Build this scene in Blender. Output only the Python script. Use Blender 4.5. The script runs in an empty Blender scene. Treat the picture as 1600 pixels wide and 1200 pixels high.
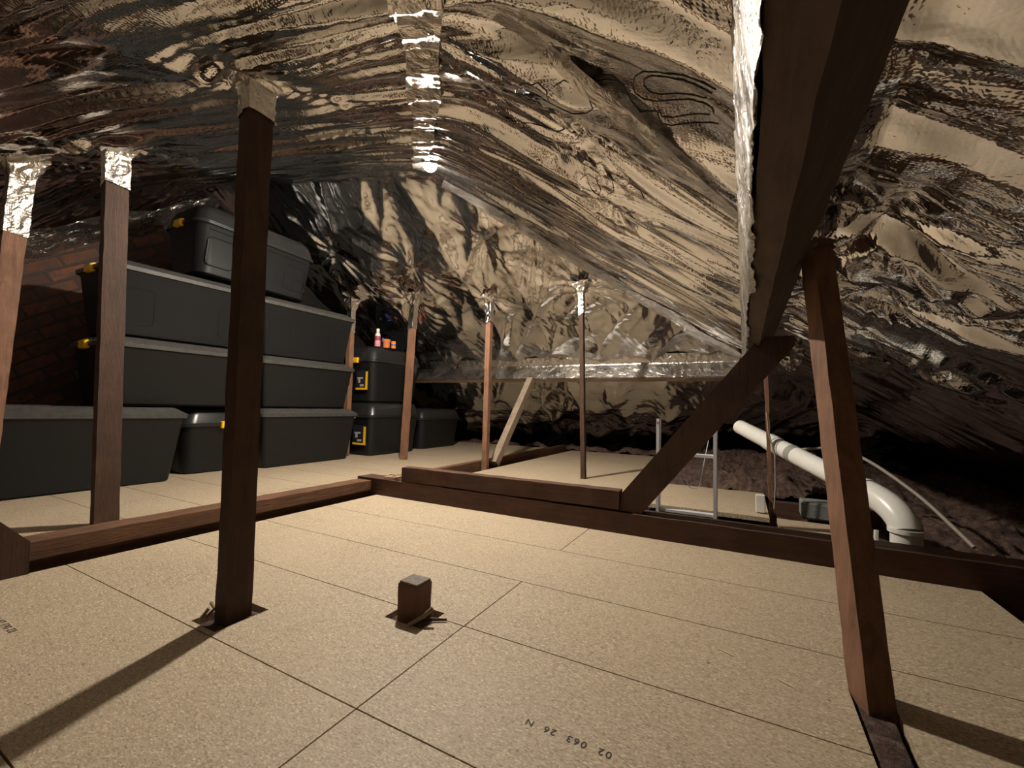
import bpy, math, random
import numpy as np
from mathutils import Vector, Matrix
random.seed(7)
PI = math.pi
SC = bpy.context.scene
COL = SC.collection

# ------------------------------------------------------------------ camera
# world: X to the right along the cross beam, Y into the loft, Z up, floor boards at z = 0
yaw, pitch, roll, FPX = math.radians(-28.2846), math.radians(2.9616), math.radians(1.3234), 673.47
fw = Vector((math.sin(yaw) * math.cos(pitch), math.cos(yaw) * math.cos(pitch), math.sin(pitch)))
r0 = Vector((math.cos(yaw), -math.sin(yaw), 0))
u0 = r0.cross(fw)
rt = math.cos(roll) * r0 + math.sin(roll) * u0
up = -math.sin(roll) * r0 + math.cos(roll) * u0
cam = bpy.data.cameras.new('camera')
cam.sensor_fit = 'HORIZONTAL'
cam.sensor_width = 36
cam.lens = FPX / 1600 * 36
cam.clip_start = 0.02
co = bpy.data.objects.new('camera', cam)
COL.objects.link(co)
co.matrix_world = Matrix(((rt.x, up.x, -fw.x, 0), (rt.y, up.y, -fw.y, 0), (rt.z, up.z, -fw.z, .52), (0, 0, 0, 1)))
SC.camera = co

# ------------------------------------------------------------------ world, view
w = bpy.data.worlds.new('world')
w.use_nodes = True
w.node_tree.nodes['Background'].inputs[0].default_value = (.8, .9, 1, 1)
w.node_tree.nodes['Background'].inputs[1].default_value = .003
SC.world = w
SC.view_settings.view_transform = 'Standard'
SC.view_settings.look = 'None'
SC.view_settings.exposure = 0.0
SC.view_settings.gamma = 1
SC.view_settings.use_curve_mapping = False
LAMP_STRENGTH = 4700.0
LAMP_COLOR = (1.0, .895, .755)
SC.cycles.max_bounces = 10
SC.cycles.glossy_bounces = 7
SC.cycles.diffuse_bounces = 4
SC.cycles.sample_clamp_indirect = 3.0
SC.cycles.use_denoising = True


# ------------------------------------------------------------------ materials
class NT:
    def __init__(s, name):
        s.m = bpy.data.materials.new(name)
        s.m.use_nodes = True
        s.t = s.m.node_tree
        s.b = s.t.nodes['Principled BSDF']

    def n(s, typ, **kw):
        nd = s.t.nodes.new(typ)
        for k, v in kw.items():
            if k in nd.inputs:
                nd.inputs[k].default_value = v
            else:
                setattr(nd, k, v)
        return nd

    def l(s, a, b):
        s.t.links.new(a, b)

    def coord(s, scale=(1, 1, 1), kind='Object', rot=(0, 0, 0)):
        tc = s.n('ShaderNodeTexCoord')
        mp = s.n('ShaderNodeMapping')
        mp.inputs['Scale'].default_value = scale
        mp.inputs['Rotation'].default_value = rot
        s.l(tc.outputs[kind], mp.inputs[0])
        return mp.outputs[0]

    def noise(s, vec, scale, detail=4, rough=.6, dist=0):
        nd = s.n('ShaderNodeTexNoise')
        nd.inputs['Scale'].default_value = scale
        nd.inputs['Detail'].default_value = detail
        nd.inputs['Roughness'].default_value = rough
        nd.inputs['Distortion'].default_value = dist
        s.l(vec, nd.inputs['Vector'])
        return nd.outputs['Fac']

    def ramp(s, fac, stops):
        r = s.n('ShaderNodeValToRGB')
        while len(r.color_ramp.elements) < len(stops):
            r.color_ramp.elements.new(.5)
        for e, (p, c) in zip(r.color_ramp.elements, stops):
            e.position = p
            e.color = (*c, 1) if len(c) == 3 else c
        s.l(fac, r.inputs[0])
        return r.outputs[0]

    def mix(s, fac, a, b, mode='MIX'):
        m = s.n('ShaderNodeMix', data_type='RGBA', blend_type=mode)
        for v, i in ((fac, 0), (a, 6), (b, 7)):
            if hasattr(v, 'node'):
                s.l(v, m.inputs[i])
            else:
                m.inputs[i].default_value = v if i == 0 else (*v, 1)
        return m.outputs[2]

    def bump(s, h, strength, dist, prev=None):
        b = s.n('ShaderNodeBump')
        b.inputs['Strength'].default_value = strength
        b.inputs['Distance'].default_value = dist
        s.l(h, b.inputs['Height'])
        if prev:
            s.l(prev, b.inputs['Normal'])
        return b.outputs[0]

    def set(s, **kw):
        for k, v in kw.items():
            k = k.replace('_', ' ')
            if hasattr(v, 'node'):
                s.l(v, s.b.inputs[k])
            else:
                s.b.inputs[k].default_value = (*v, 1) if isinstance(v, tuple) and len(v) == 3 else v
        return s.m


def wood(name, dark, light, axis='Z', rough=.72, bump=.4):
    t = NT(name)
    sc = {'X': (1.5, 16, 16), 'Y': (16, 1.5, 16), 'Z': (16, 16, 1.5)}[axis]
    v = t.coord(sc)
    g = t.noise(v, 2.2, 8, .68, 1.2)
    v2 = t.coord((1, 1, 1))
    p = t.noise(v2, 9, 5, .65)
    f = t.noise(t.coord(tuple(q * 5 for q in sc)), 3, 5, .7)
    c = t.ramp(g, [(.3, dark), (.55, tuple((a + b) / 2 for a, b in zip(dark, light))), (.8, light)])
    c = t.mix(t.ramp(p, [(.35, (0, 0, 0)), (.75, (1, 1, 1))]), c, tuple(q * 1.35 for q in light), 'MIX')
    c2 = t.mix(.55, c, t.ramp(g, [(.3, dark), (.8, light)]))
    c3 = t.mix(t.ramp(f, [(.62, (0, 0, 0)), (.7, (.16, .16, .16))]), c2, tuple(min(1, q * 2.2) for q in light))
    return t.set(Base_Color=c3, Roughness=rough, Normal=t.bump(f, bump, .004, t.bump(g, bump, .006)))


def plain(name, col, rough=.5, metal=0, nscale=0, var=.2, bump=0, spec=None):
    t = NT(name)
    if nscale:
        v = t.coord()
        nn = t.noise(v, nscale, 5, .6)
        c = t.ramp(nn, [(.3, tuple(q * (1 - var) for q in col)), (.7, tuple(min(1, q * (1 + var)) for q in col))])
        t.set(Base_Color=c)
        if bump:
            t.set(Normal=t.bump(nn, bump, .002))
    else:
        t.set(Base_Color=col)
    t.set(Roughness=rough, Metallic=metal)
    if spec is not None:
        t.set(Specular_IOR_Level=spec)
    return t.m


M = {}
M['wood_dark'] = wood('dark_old_timber', (.020, .009, .005), (.078, .035, .016), 'Z')
M['wood_red'] = wood('reddish_timber', (.11, .05, .028), (.28, .145, .085), 'Z')
M['wood_x'] = wood('dark_timber_along_x', (.032, .013, .008), (.10, .043, .025), 'X')
M['wood_y'] = wood('dark_timber_along_y', (.05, .021, .011), (.17, .08, .038), 'Y')
M['wood_stub'] = wood('stub_timber', (.07, .03, .017), (.19, .085, .05), 'Z')
M['end_grain'] = plain('grey_sawn_end', (.20, .175, .155), .8, 0, 60, .3, .3)
M['wood_purlin'] = wood('rough_sawn_purlin', (.028, .017, .012), (.115, .072, .05), 'Y', .85)
M['wood_grey'] = wood('grey_weathered_timber', (.17, .125, .09), (.36, .28, .21), 'Z')
M['wood_strip'] = wood('pale_purlin_edge', (.16, .11, .08), (.34, .25, .18), 'X')
M['wood_pale'] = wood('pale_joist_wood', (.3, .2, .12), (.52, .38, .24), 'X')
M['black_plastic'] = plain('black_plastic', (.009, .010, .011), .42, 0, 60, .15, .15, .3)
M['black_lid'] = plain('dusty_black_lid', (.05, .049, .046), .5, 0, 35, .35, .1)
M['black_gloss'] = plain('black_moulded_lid', (.016, .017, .018), .30, 0, 50, .2, .1)
M['yellow'] = plain('yellow_clip_plastic', (.85, .5, .01), .4)
M['pvc'] = plain('white_pvc', (.80, .80, .76), .28, 0, 8, .06)
M['pvc_grey'] = plain('grey_rubber_seal', (.3, .3, .29), .5)
M['alu'] = plain('ladder_aluminium', (.72, .75, .80), .35, .25)
M['white'] = plain('white_plastic', (.75, .75, .72), .4)
M['pink'] = plain('pink_label', (.7, .25, .3), .5)
M['maroon'] = plain('maroon_label', (.3, .04, .07), .5)
M['terracotta'] = plain('terracotta_orange', (.62, .2, .07), .7, 0, 30, .1)
M['orange'] = plain('orange_plastic', (.9, .28, .03), .4)
M['blue'] = plain('blue_band', (.04, .1, .45), .4)
M['concrete'] = plain('grey_concrete', (.2, .22, .21), .9, 0, 70, .25, .5)
M['cable'] = plain('grey_cable', (.3, .27, .22), .6)
M['straw'] = plain('straw_yellow', (.85, .75, .55), .5)
M['ink'] = plain('black_ink', (.02, .018, .015), .7)
M['ink2'] = plain('printed_foil_line', (.012, .011, .012), .5)
M['seam'] = plain('underfloor_dark', (.02, .016, .012), .9)
M['label_black'] = plain('black_label', (.015, .015, .02), .4)
M['grey'] = plain('label_grey', (.35, .38, .42), .5)
M['ceramic'] = plain('lamp_holder_white', (.6, .6, .58), .4)


def chipboard():
    t = NT('chipboard_floor')
    v = t.coord()
    # flakes: stretched voronoi cells turned by noise
    def flakes(scale, rot, sx):
        vo = t.n('ShaderNodeTexVoronoi')
        vo.inputs['Scale'].default_value = scale
        t.l(t.coord((1, sx, 1), rot=(0, 0, rot)), vo.inputs['Vector'])
        return vo.outputs['Color']
    s1 = t.n('ShaderNodeSeparateColor'); t.l(flakes(210, .5, 2.4), s1.inputs[0])
    s2 = t.n('ShaderNodeSeparateColor'); t.l(flakes(250, 2.0, 2.4), s2.inputs[0])
    mx = t.n('ShaderNodeMath', operation='ADD'); t.l(s1.outputs[0], mx.inputs[0]); t.l(s2.outputs[0], mx.inputs[1])
    hf = t.n('ShaderNodeMath', operation='MULTIPLY'); t.l(mx.outputs[0], hf.inputs[0]); hf.inputs[1].default_value = .5
    c = t.ramp(hf.outputs[0], [(.08, (.15, .10, .065)), (.28, (.32, .245, .165)), (.52, (.42, .335, .235)), (.75, (.50, .41, .295)), (.95, (.80, .70, .52))])
    big = t.noise(v, 1.7, 5, .6, .4)
    c = t.mix(t.ramp(big, [(.3, (0, 0, 0)), (.7, (.45, .45, .45))]), c, (.54, .445, .32))
    sm = t.noise(v, 14, 6, .7)
    c = t.mix(t.ramp(sm, [(.3, (.3, .3, .3)), (.45, (0, 0, 0))]), c, (.3, .235, .16))
    sp = t.noise(v, 55, 3, .5)
    c = t.mix(t.ramp(sp, [(.235, (.9, .9, .9)), (.27, (0, 0, 0))]), c, (.09, .06, .04))
    return t.set(Base_Color=c, Roughness=.6, Normal=t.bump(hf.outputs[0], .12, .001))


M['chip'] = chipboard()


def foil(name, weave=0.0, rough=.16, crinkle=.5, col=(.62, .6, .585), fine=1.0, haze=.25):
    t = NT(name)
    v = t.coord()
    n1 = t.noise(v, 16, 3, .55, 1.5)
    n2 = t.noise(t.coord((1, 2.2, 1), rot=(0, 0, .5)), 55 * fine, 2, .5, .8)
    nb = t.bump(n2, crinkle * .35, .004, t.bump(n1, crinkle, .012))
    if weave:
        wv = t.n('ShaderNodeTexWave', wave_type='BANDS', bands_direction='X')
        wv.inputs['Scale'].default_value = 42
        wv.inputs['Distortion'].default_value = .6
        t.l(t.coord((1, 1, 1)), wv.inputs['Vector'])
        w2 = t.n('ShaderNodeTexWave', wave_type='BANDS', bands_direction='Y')
        w2.inputs['Scale'].default_value = 42
        w2.inputs['Distortion'].default_value = .6
        t.l(t.coord((1, 1, 1)), w2.inputs['Vector'])
        mm = t.n('ShaderNodeMath', operation='MULTIPLY')
        t.l(wv.outputs['Fac'], mm.inputs[0]); t.l(w2.outputs['Fac'], mm.inputs[1])
        nb = t.bump(mm.outputs[0], weave, .0012, nb)
    pat = t.noise(v, 5, 4, .6)
    rr = t.n('ShaderNodeMapRange')
    rr.inputs['From Min'].default_value = .35; rr.inputs['From Max'].default_value = .7
    rr.inputs['To Min'].default_value = rough * .7; rr.inputs['To Max'].default_value = rough * 1.5
    t.l(pat, rr.inputs['Value'])
    t.set(Base_Color=col, Metallic=1.0, Roughness=rr.outputs[0], Normal=nb)
    # the woven scrim under the film scatters part of the light into a broad second lobe
    b2 = t.n('ShaderNodeBsdfPrincipled')
    b2.inputs['Base Color'].default_value = (*[q * 1.05 for q in col], 1)
    b2.inputs['Metallic'].default_value = 1.0
    b2.inputs['Roughness'].default_value = .25
    t.l(nb, b2.inputs['Normal'])
    mxs = t.n('ShaderNodeMixShader')
    hz = t.n('ShaderNodeMapRange')
    hz.inputs['From Min'].default_value = .52; hz.inputs['From Max'].default_value = .70
    hz.inputs['To Min'].default_value = haze * .5; hz.inputs['To Max'].default_value = min(1, haze * 2.6)
    t.l(t.noise(t.coord((1, 1, 1)), 2.3, 3, .6, .6), hz.inputs['Value'])
    t.l(hz.outputs[0], mxs.inputs[0])
    t.l(t.b.outputs[0], mxs.inputs[1]); t.l(b2.outputs[0], mxs.inputs[2])
    t.l(mxs.outputs[0], t.t.nodes['Material Output'].inputs['Surface'])
    return t.m


M['foil'] = foil('reflective_foil', weave=.10, rough=.055, crinkle=.15, col=(.66, .65, .64), haze=.20)
M['tape'] = foil('foil_tape', rough=.3, crinkle=.6, col=(.55, .53, .51), fine=1.6, haze=.5)
M['wrap'] = foil('crinkled_foil_wrap', rough=.24, crinkle=1.2, col=(.8, .77, .72), fine=2.2)


def brick():
    t = NT('old_red_brick')
    tc = t.n('ShaderNodeTexCoord')
    mp = t.n('ShaderNodeMapping')
    t.l(tc.outputs['UV'], mp.inputs[0])
    b = t.n('ShaderNodeTexBrick')
    b.inputs['Scale'].default_value = 1.0
    b.inputs['Brick Width'].default_value = .225
    b.inputs['Row Height'].default_value = .078
    b.inputs['Mortar Size'].default_value = .008
    b.inputs['Mortar Smooth'].default_value = .3
    b.inputs['Color1'].default_value = (.17, .062, .030, 1)
    b.inputs['Color2'].default_value = (.055, .024, .016, 1)
    b.inputs['Mortar'].default_value = (.045, .035, .03, 1)
    t.l(mp.outputs[0], b.inputs['Vector'])
    n = t.noise(t.coord(), 22, 6, .7)
    c = t.mix(t.ramp(n, [(.42, (0, 0, 0)), (.6, (.85, .85, .85))]), b.outputs['Color'], (.045, .038, .036))
    inv = t.n('ShaderNodeMath', operation='SUBTRACT'); inv.inputs[0].default_value = 1; t.l(b.outputs['Fac'], inv.inputs[1])
    return t.set(Base_Color=c, Roughness=.9, Normal=t.bump(n, .5, .006, t.bump(inv.outputs[0], 1, .01)))


M['brick'] = brick()


def insul():
    t = NT('loose_mineral_insulation')
    v = t.coord()
    n = t.noise(v, 13, 7, .75, 1.5)
    n2 = t.noise(v, 70, 4, .7, 2)
    c = t.ramp(n, [(.3, (.022, .013, .011)), (.5, (.10, .062, .05)), (.62, (.17, .11, .08)), (.78, (.28, .20, .12))])
    return t.set(Base_Color=c, Roughness=.95, Normal=t.bump(n2, .9, .01))


M['insul'] = insul()


# ------------------------------------------------------------------ mesh helpers
class MB:
    def __init__(s):
        s.v, s.f = [], []

    def add(s, vs, fs):
        k = len(s.v)
        s.v += [tuple(p) for p in vs]
        s.f += [tuple(i + k for i in q) for q in fs]
        return s

    def box(s, x0, x1, y0, y1, z0, z1, b=.003):
        s.loft([(z0, 0, b), (z0 + b, b, b), (z1 - b, b, b), (z1, 0, b)], (x0 + x1) / 2, (y0 + y1) / 2,
               (x1 - x0) / 2 - b, (y1 - y0) / 2 - b, n=1)
        return s

    def loft(s, secs, cx, cy, hw, hl, n=5):
        """rounded-rectangle sections: (z, grow, corner radius)"""
        k0 = len(s.v)
        m = 0
        for z, g, r in secs:
            a, b = hw + g, hl + g
            r = min(r, a, b)
            pts = []
            for q, (sx, sy) in enumerate(((1, 1), (-1, 1), (-1, -1), (1, -1))):
                for j in range(n + 1):
                    an = q * PI / 2 + j / n * PI / 2
                    pts.append((cx + sx * (a - r) + r * math.cos(an), cy + sy * (b - r) + r * math.sin(an), z))
            m = len(pts)
            s.v += pts
        for i in range(len(secs) - 1):
            for j in range(m):
                a, b = k0 + i * m + j, k0 + i * m + (j + 1) % m
                s.f.append((a, b, b + m, a + m))
        s.f.append(tuple(k0 + j for j in reversed(range(m))))
        e = k0 + (len(secs) - 1) * m
        s.f.append(tuple(e + j for j in range(m)))
        return s

    def tube(s, pts, r, n=10, cap=True):
        pts = [Vector(p) for p in pts]
        k0 = len(s.v)
        N = len(pts)
        ref = Vector((0, 0, 1))
        if abs((pts[-1] - pts[0]).normalized().z) > .9:
            ref = Vector((1, 0, 0))
        for i, p in enumerate(pts):
            d = (pts[min(i + 1, N - 1)] - pts[max(i - 1, 0)]).normalized()
            a = d.cross(ref).normalized()
            b = a.cross(d).normalized()
            rr = r[i] if isinstance(r, (list, tuple)) else r
            for j in range(n):
                t = 2 * PI * j / n
                s.v.append(tuple(p + a * rr * math.cos(t) + b * rr * math.sin(t)))
        for i in range(N - 1):
            for j in range(n):
                a, b = k0 + i * n + j, k0 + i * n + (j + 1) % n
                s.f.append((a, b, b + n, a + n))
        if cap:
            s.f.append(tuple(k0 + j for j in reversed(range(n))))
            s.f.append(tuple(k0 + (N - 1) * n + j for j in range(n)))
        return s

    def lathe(s, prof, c, n=20):
        k0 = len(s.v)
        for r, z in prof:
            for j in range(n):
                t = 2 * PI * j / n
                s.v.append((c[0] + r * math.cos(t), c[1] + r * math.sin(t), c[2] + z))
        for i in range(len(prof) - 1):
            for j in range(n):
                a, b = k0 + i * n + j, k0 + i * n + (j + 1) % n
                s.f.append((a, b, b + n, a + n))
        s.f.append(tuple(k0 + j for j in reversed(range(n))))
        s.f.append(tuple(k0 + (len(prof) - 1) * n + j for j in range(n)))
        return s

    def prism(s, a, b, sec, jit=0.0, step=.05, seed=1):
        """timber from a to b; sec = list of offset vectors (already world), edges jittered a little"""
        rnd = random.Random(seed)
        a, b = Vector(a), Vector(b)
        n = max(1, int((b - a).length / step)) if jit else 1
        m = len(sec)
        k0 = len(s.v)
        for i in range(n + 1):
            p = a.lerp(b, i / n)
            for q in sec:
                o = Vector(q)
                j = Vector((rnd.uniform(-1, 1), rnd.uniform(-1, 1), rnd.uniform(-1, 1))) * jit
                s.v.append(tuple(p + o + j))
        for i in range(n):
            for j in range(m):
                p, q = k0 + i * m + j, k0 + i * m + (j + 1) % m
                s.f.append((p, q, q + m, p + m))
        s.f.append(tuple(k0 + j for j in reversed(range(m))))
        s.f.append(tuple(k0 + n * m + j for j in range(m)))
        return s


def obj(name, mb, mat, parent=None, origin=None, smooth=False, uv=None):
    """one mesh object; vertices of mb are in world metres"""
    off = Vector(parent['_o']) if parent is not None else Vector(origin or (0, 0, 0))
    V = [(x - off.x, y - off.y, z - off.z) for x, y, z in mb.v]
    me = bpy.data.meshes.new(name)
    me.from_pydata(V, [], mb.f)
    me.materials.append(mat)
    if smooth:
        me.shade_smooth()
        if smooth != 'all':
            me.set_sharp_from_angle(angle=math.radians(38))
    o = bpy.data.objects.new(name, me)
    COL.objects.link(o)
    if parent is not None:
        o.parent = parent
    else:
        o.location = off
    o['_o'] = tuple(off)
    return o


def tag(o, label=None, cat=None, group=None, kind=None):
    if label: o['label'] = label
    if cat: o['category'] = cat
    if group: o['group'] = group
    if kind: o['kind'] = kind
    return o


def thing(name, loc, label, cat, group=None):
    o = bpy.data.objects.new(name, None)
    COL.objects.link(o)
    o.location = loc
    o.empty_display_size = .1
    o['_o'] = tuple(loc)
    return tag(o, label, cat, group)


# ------------------------------------------------------------------ numpy noise for the foil
def _h(i, j, s):
    n = (i.astype(np.int64) * 374761393 + j.astype(np.int64) * 668265263 + s * 974634777) & 0x7fffffff
    n = ((n ^ (n >> 13)) * 1274126177) & 0x7fffffff
    return ((n ^ (n >> 16)) & 0xffff) / 32767.5 - 1.0


def vn(x, y, s=0):
    i, j = np.floor(x), np.floor(y)
    a, b = x - i, y - j
    a = a * a * (3 - 2 * a); b = b * b * (3 - 2 * b)
    return ((_h(i, j, s) * (1 - a) + _h(i + 1, j, s) * a) * (1 - b) + (_h(i, j + 1, s) * (1 - a) + _h(i + 1, j + 1, s) * a) * b)


def ridge(x, y, s=0):
    return 1 - np.abs(vn(x, y, s)) * 1.6


def folds(X, Y, ang, wl, ln, amp, s):
    """long sharp folds running in plan direction ang, wl apart, about ln long"""
    c, sn = math.cos(ang), math.sin(ang)
    u, v = X * c + Y * sn, -X * sn + Y * c
    v = v + .35 * wl * vn(u / ln * 1.7, v / (wl * 4), s + 5) + .5 * wl * vn(u / (ln * 2), v / (wl * 9), s + 6)
    m = .35 + .65 * (.5 + .5 * vn(u / (ln * 1.4), v / (wl * 3.2), s + 7))
    return amp * m * ridge(u / ln, v / wl, s)


def star(X, Y, cx, cy, R, k, amp, s):
    dx, dy = X - cx, Y - cy
    r = np.sqrt(dx * dx + dy * dy) + 1e-6
    e = np.exp(-(r / R) ** 1.5) * np.minimum(1, r / (.25 * R))
    return e * amp * (ridge(dx / r * k + r * .8, dy / r * k, s) + .5 * ridge(dx / r * k * 2.3, dy / r * k * 2.3 + r, s + 1)) + np.exp(-(r / (.45 * R)) ** 2) * amp * 1.2 * -1


def crumple(X, Y, wl, amp, s, n=7):
    rnd = random.Random(s)
    z = np.zeros_like(X)
    for i in range(n):
        a = rnd.uniform(0, PI)
        f = wl * rnd.uniform(.6, 1.8)
        t = (X * math.cos(a) + Y * math.sin(a)) / f + .9 * vn(X / f * .5, Y / f * .5, s + i) + rnd.random()
        z += np.abs(t - np.floor(t + .5)) * 2 - .5
    return amp * z / n


AX, AY, AZ = -1.79, 2.13, 2.07        # the peak where the two hips meet


def planes(X, Y):
    right = AZ - .593 * (X - AX)
    far = AZ - .60 * (Y - AY)
    near = AZ - .40 * (AY - Y) - .15 * (X - AX)
    left = 1.60 + .66 * (Y - .925) + .5 * (X + 4.05)
    return right, far, near, left


def roof_base(X, Y):
    r, f, n, l = planes(X, Y)
    k = .035
    st = np.stack([r, f, n, l])
    mn = st.min(0)
    return mn - k * np.log(np.exp(-(st - mn) / k).sum(0)) + k * .0


def roof(X, Y):
    X = np.asarray(X, float); Y = np.asarray(Y, float)
    r, f, n, l = planes(X, Y)
    z = roof_base(X, Y)
    def wgt(a, *o):
        m = np.minimum.reduce(o)
        return 1 / (1 + np.exp(np.clip((a - m) / .03, -30, 30)))
    wr, wf, wn, wl_ = wgt(r, f, n, l), wgt(f, r, n, l), wgt(n, r, f, l), wgt(l, r, f, n)
    d = 0
    # right slope: folds running down the rafters, deep pockets between staples
    R1 = folds(X, Y, .50, .13, 1.0, .036, 11) + folds(X, Y, .44, .055, .8, .019, 12) + folds(X, Y, .56, .026, .5, .0055, 13)
    for cx, cy, RR, k, a, s in ((-.36, 1.08, .16, 3, .014, 21), (-.40, 1.48, .16, 3, .014, 22), (-.59, .68, .2, 3, .02, 26)):
        R1 = R1 + star(X, Y, cx, cy, RR, k, a, s)
    R1 = R1 + crumple(X, Y, .4, .014, 31) + .022 * (.6 - np.abs(np.sin(PI * (Y + .1) / .46)))
    R1 = R1 * (1 - .9 * np.exp(-(((X + .14) / .15) ** 2 + ((Y - .82) / .17) ** 2) ** 2))
    R2 = -.05 + folds(X, Y, .22, .11, 1.2, .030, 14) + folds(X, Y, .30, .055, .8, .017, 15) + crumple(X, Y, .5, .02, 32)
    for cx, cy, RR, k, a, s in ((.27, 1.13, .30, 2.2, .026, 24), (.33, 1.55, .36, 2.4, .028, 25), (.55, 2.3, .5, 3, .02, 27)):
        R2 = R2 + star(X, Y, cx, cy, RR, k, a, s)
    q = np.clip((X - .08) / .1, 0, 1)
    R_ = R1 * (1 - q) + R2 * q
    # far slope: crumpled, with star folds round the fixings over the three hangers
    F_ = crumple(X, Y, .42, .085, 41, 6) + folds(X, Y, 2.3, .16, .8, .03, 44) + crumple(X, Y, .11, .010, 42, 7) + folds(X, Y, 2.1, .09, .4, .012, 43)
    F_ = F_ + .07 * np.sin(PI * np.clip((Y - 3.97) / 1.0, 0, 1))
    F_ = F_ + .03 * (.5 - np.abs(np.sin(PI * (X + .25) / .45)))
    for cx, cy, RR, k, a, s in ((-2.49, 2.79, .42, 2.6, .026, 51), (-1.71, 2.71, .36, 2.2, .022, 52), (-1.92, 3.14, .22, 2.5, .028, 53), (-1.09, 3.14, .22, 2.5, .028, 54),
                                (-2.75, 3.14, .3, 2.6, .034, 55), (-1.26, 2.6, .3, 2.2, .014, 56), (-3.2, 2.55, .4, 3, .03, 57)):
        F_ = F_ + star(X, Y, cx, cy, RR, k, a, s)
    # near slope above the front hangers: long tension folds along the row of posts
    N_ = folds(X, Y, .16, .08, 1.6, .036, 61) + folds(X, Y, .20, .035, .7, .012, 62) + crumple(X, Y, .45, .016, 63)
    for cx, cy, RR, k, a, s in ((-1.14, .64, .2, 1.6, .02, 71), (-2.43, .79, .25, 2, .028, 72), (-3.03, .64, .25, 3, .035, 73)):
        N_ = N_ + star(X, Y, cx, cy, RR, k, a, s)
    L_ = folds(X, Y, .9, .06, .4, .02, 81) + crumple(X, Y, .07, .02, 82)
    d = 1.15 * wr * R_ + wf * F_ + 1.3 * wn * N_ + wl_ * L_
    return z - d


# ------------------------------------------------------------------ ceiling (foil under the rafters)
def grid_mesh(name, X, Y, Z, mat, smooth=True):
    ny, nx = X.shape
    me = bpy.data.meshes.new(name)
    co_ = np.stack([X, Y, Z], -1).reshape(-1, 3).astype(np.float32)
    idx = np.arange(nx * ny).reshape(ny, nx)
    q = np.stack([idx[:-1, :-1], idx[1:, :-1], idx[1:, 1:], idx[:-1, 1:]], -1).reshape(-1, 4)
    me.vertices.add(len(co_)); me.vertices.foreach_set('co', co_.ravel())
    me.loops.add(q.size); me.loops.foreach_set('vertex_index', q.ravel().astype(np.int32))
    me.polygons.add(len(q)); me.polygons.foreach_set('loop_start', (np.arange(len(q)) * 4).astype(np.int32))
    me.update(calc_edges=True)
    me.materials.append(mat)
    if smooth: me.shade_smooth()
    o = bpy.data.objects.new(name, me)
    COL.objects.link(o)
    o['_o'] = (0, 0, 0)
    return o


gx = np.concatenate([np.arange(-4.35, -1.6, .013), np.arange(-1.6, .6, .009), np.arange(.6, 1.95, .014)])
gy = np.concatenate([np.arange(-1.7, .2, .03), np.arange(.2, 1.8, .009), np.arange(1.8, 5.75, .013)])
GX, GY = np.meshgrid(gx, gy)
ceiling = tag(grid_mesh('ceiling', GX, GY, roof(GX, GY), M['foil']),
              'crumpled silver foil sarking stapled under the roof slopes', None, None, 'structure')


def rz(x, y):
    return float(roof(np.array([x]), np.array([y]))[0])


def strip(name, pts, w, mat, drop=.012, seed=3, follow=.35, n=None, label=None):
    """a strip of tape stuck along the foil: plan polyline, width w across"""
    P = [Vector((x, y, 0)) for x, y in pts]
    L = sum((P[i + 1] - P[i]).length for i in range(len(P) - 1))
    n = n or int(L / .012)
    m = 7
    xs, ys = [], []
    for i in range(n + 1):
        t = i / n * L
        k = 0
        while k < len(P) - 2 and t > (P[k + 1] - P[k]).length:
            t -= (P[k + 1] - P[k]).length; k += 1
        d = (P[k + 1] - P[k]).normalized()
        p = P[k] + d * t
        nn = Vector((-d.y, d.x, 0))
        wv = w * (1 + .15 * math.sin(i * .13 + seed))
        xs.append([p.x + nn.x * wv * (j / (m - 1) - .5) for j in range(m)])
        ys.append([p.y + nn.y * wv * (j / (m - 1) - .5) for j in range(m)])
    X, Y = np.array(xs), np.array(ys)
    Z = roof_base(X, Y) * (1 - follow) + roof(X, Y) * follow - drop
    Zr = roof(X, Y) - .004
    Z = np.minimum(Z, Zr) + crumple(X, Y, .035, .006, seed) + .002 * vn(X * 60, Y * 60, seed)
    o = grid_mesh(name, X, Y, Z, mat)
    o.parent = ceiling
    if label: o['label'] = label
    return o


strip('foil_tape', [(-1.72, 2.18), (.0, 3.90)], .115, M['tape'], .035, 3, .3, label='tape strip along the far hip')
strip('foil_tape', [(-1.82, 2.06), (-1.4, 1.6), (-.98, 1.13), (-.62, .70), (-.35, .35)], .085, M['wrap'], .02, 4, .5, label='crinkled tape strip along the near hip')
strip('foil_tape', [(-.37, .60), (-.16, .93), (.0, 1.16)], .05, M['tape'], .02, 5, .4)

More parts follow.
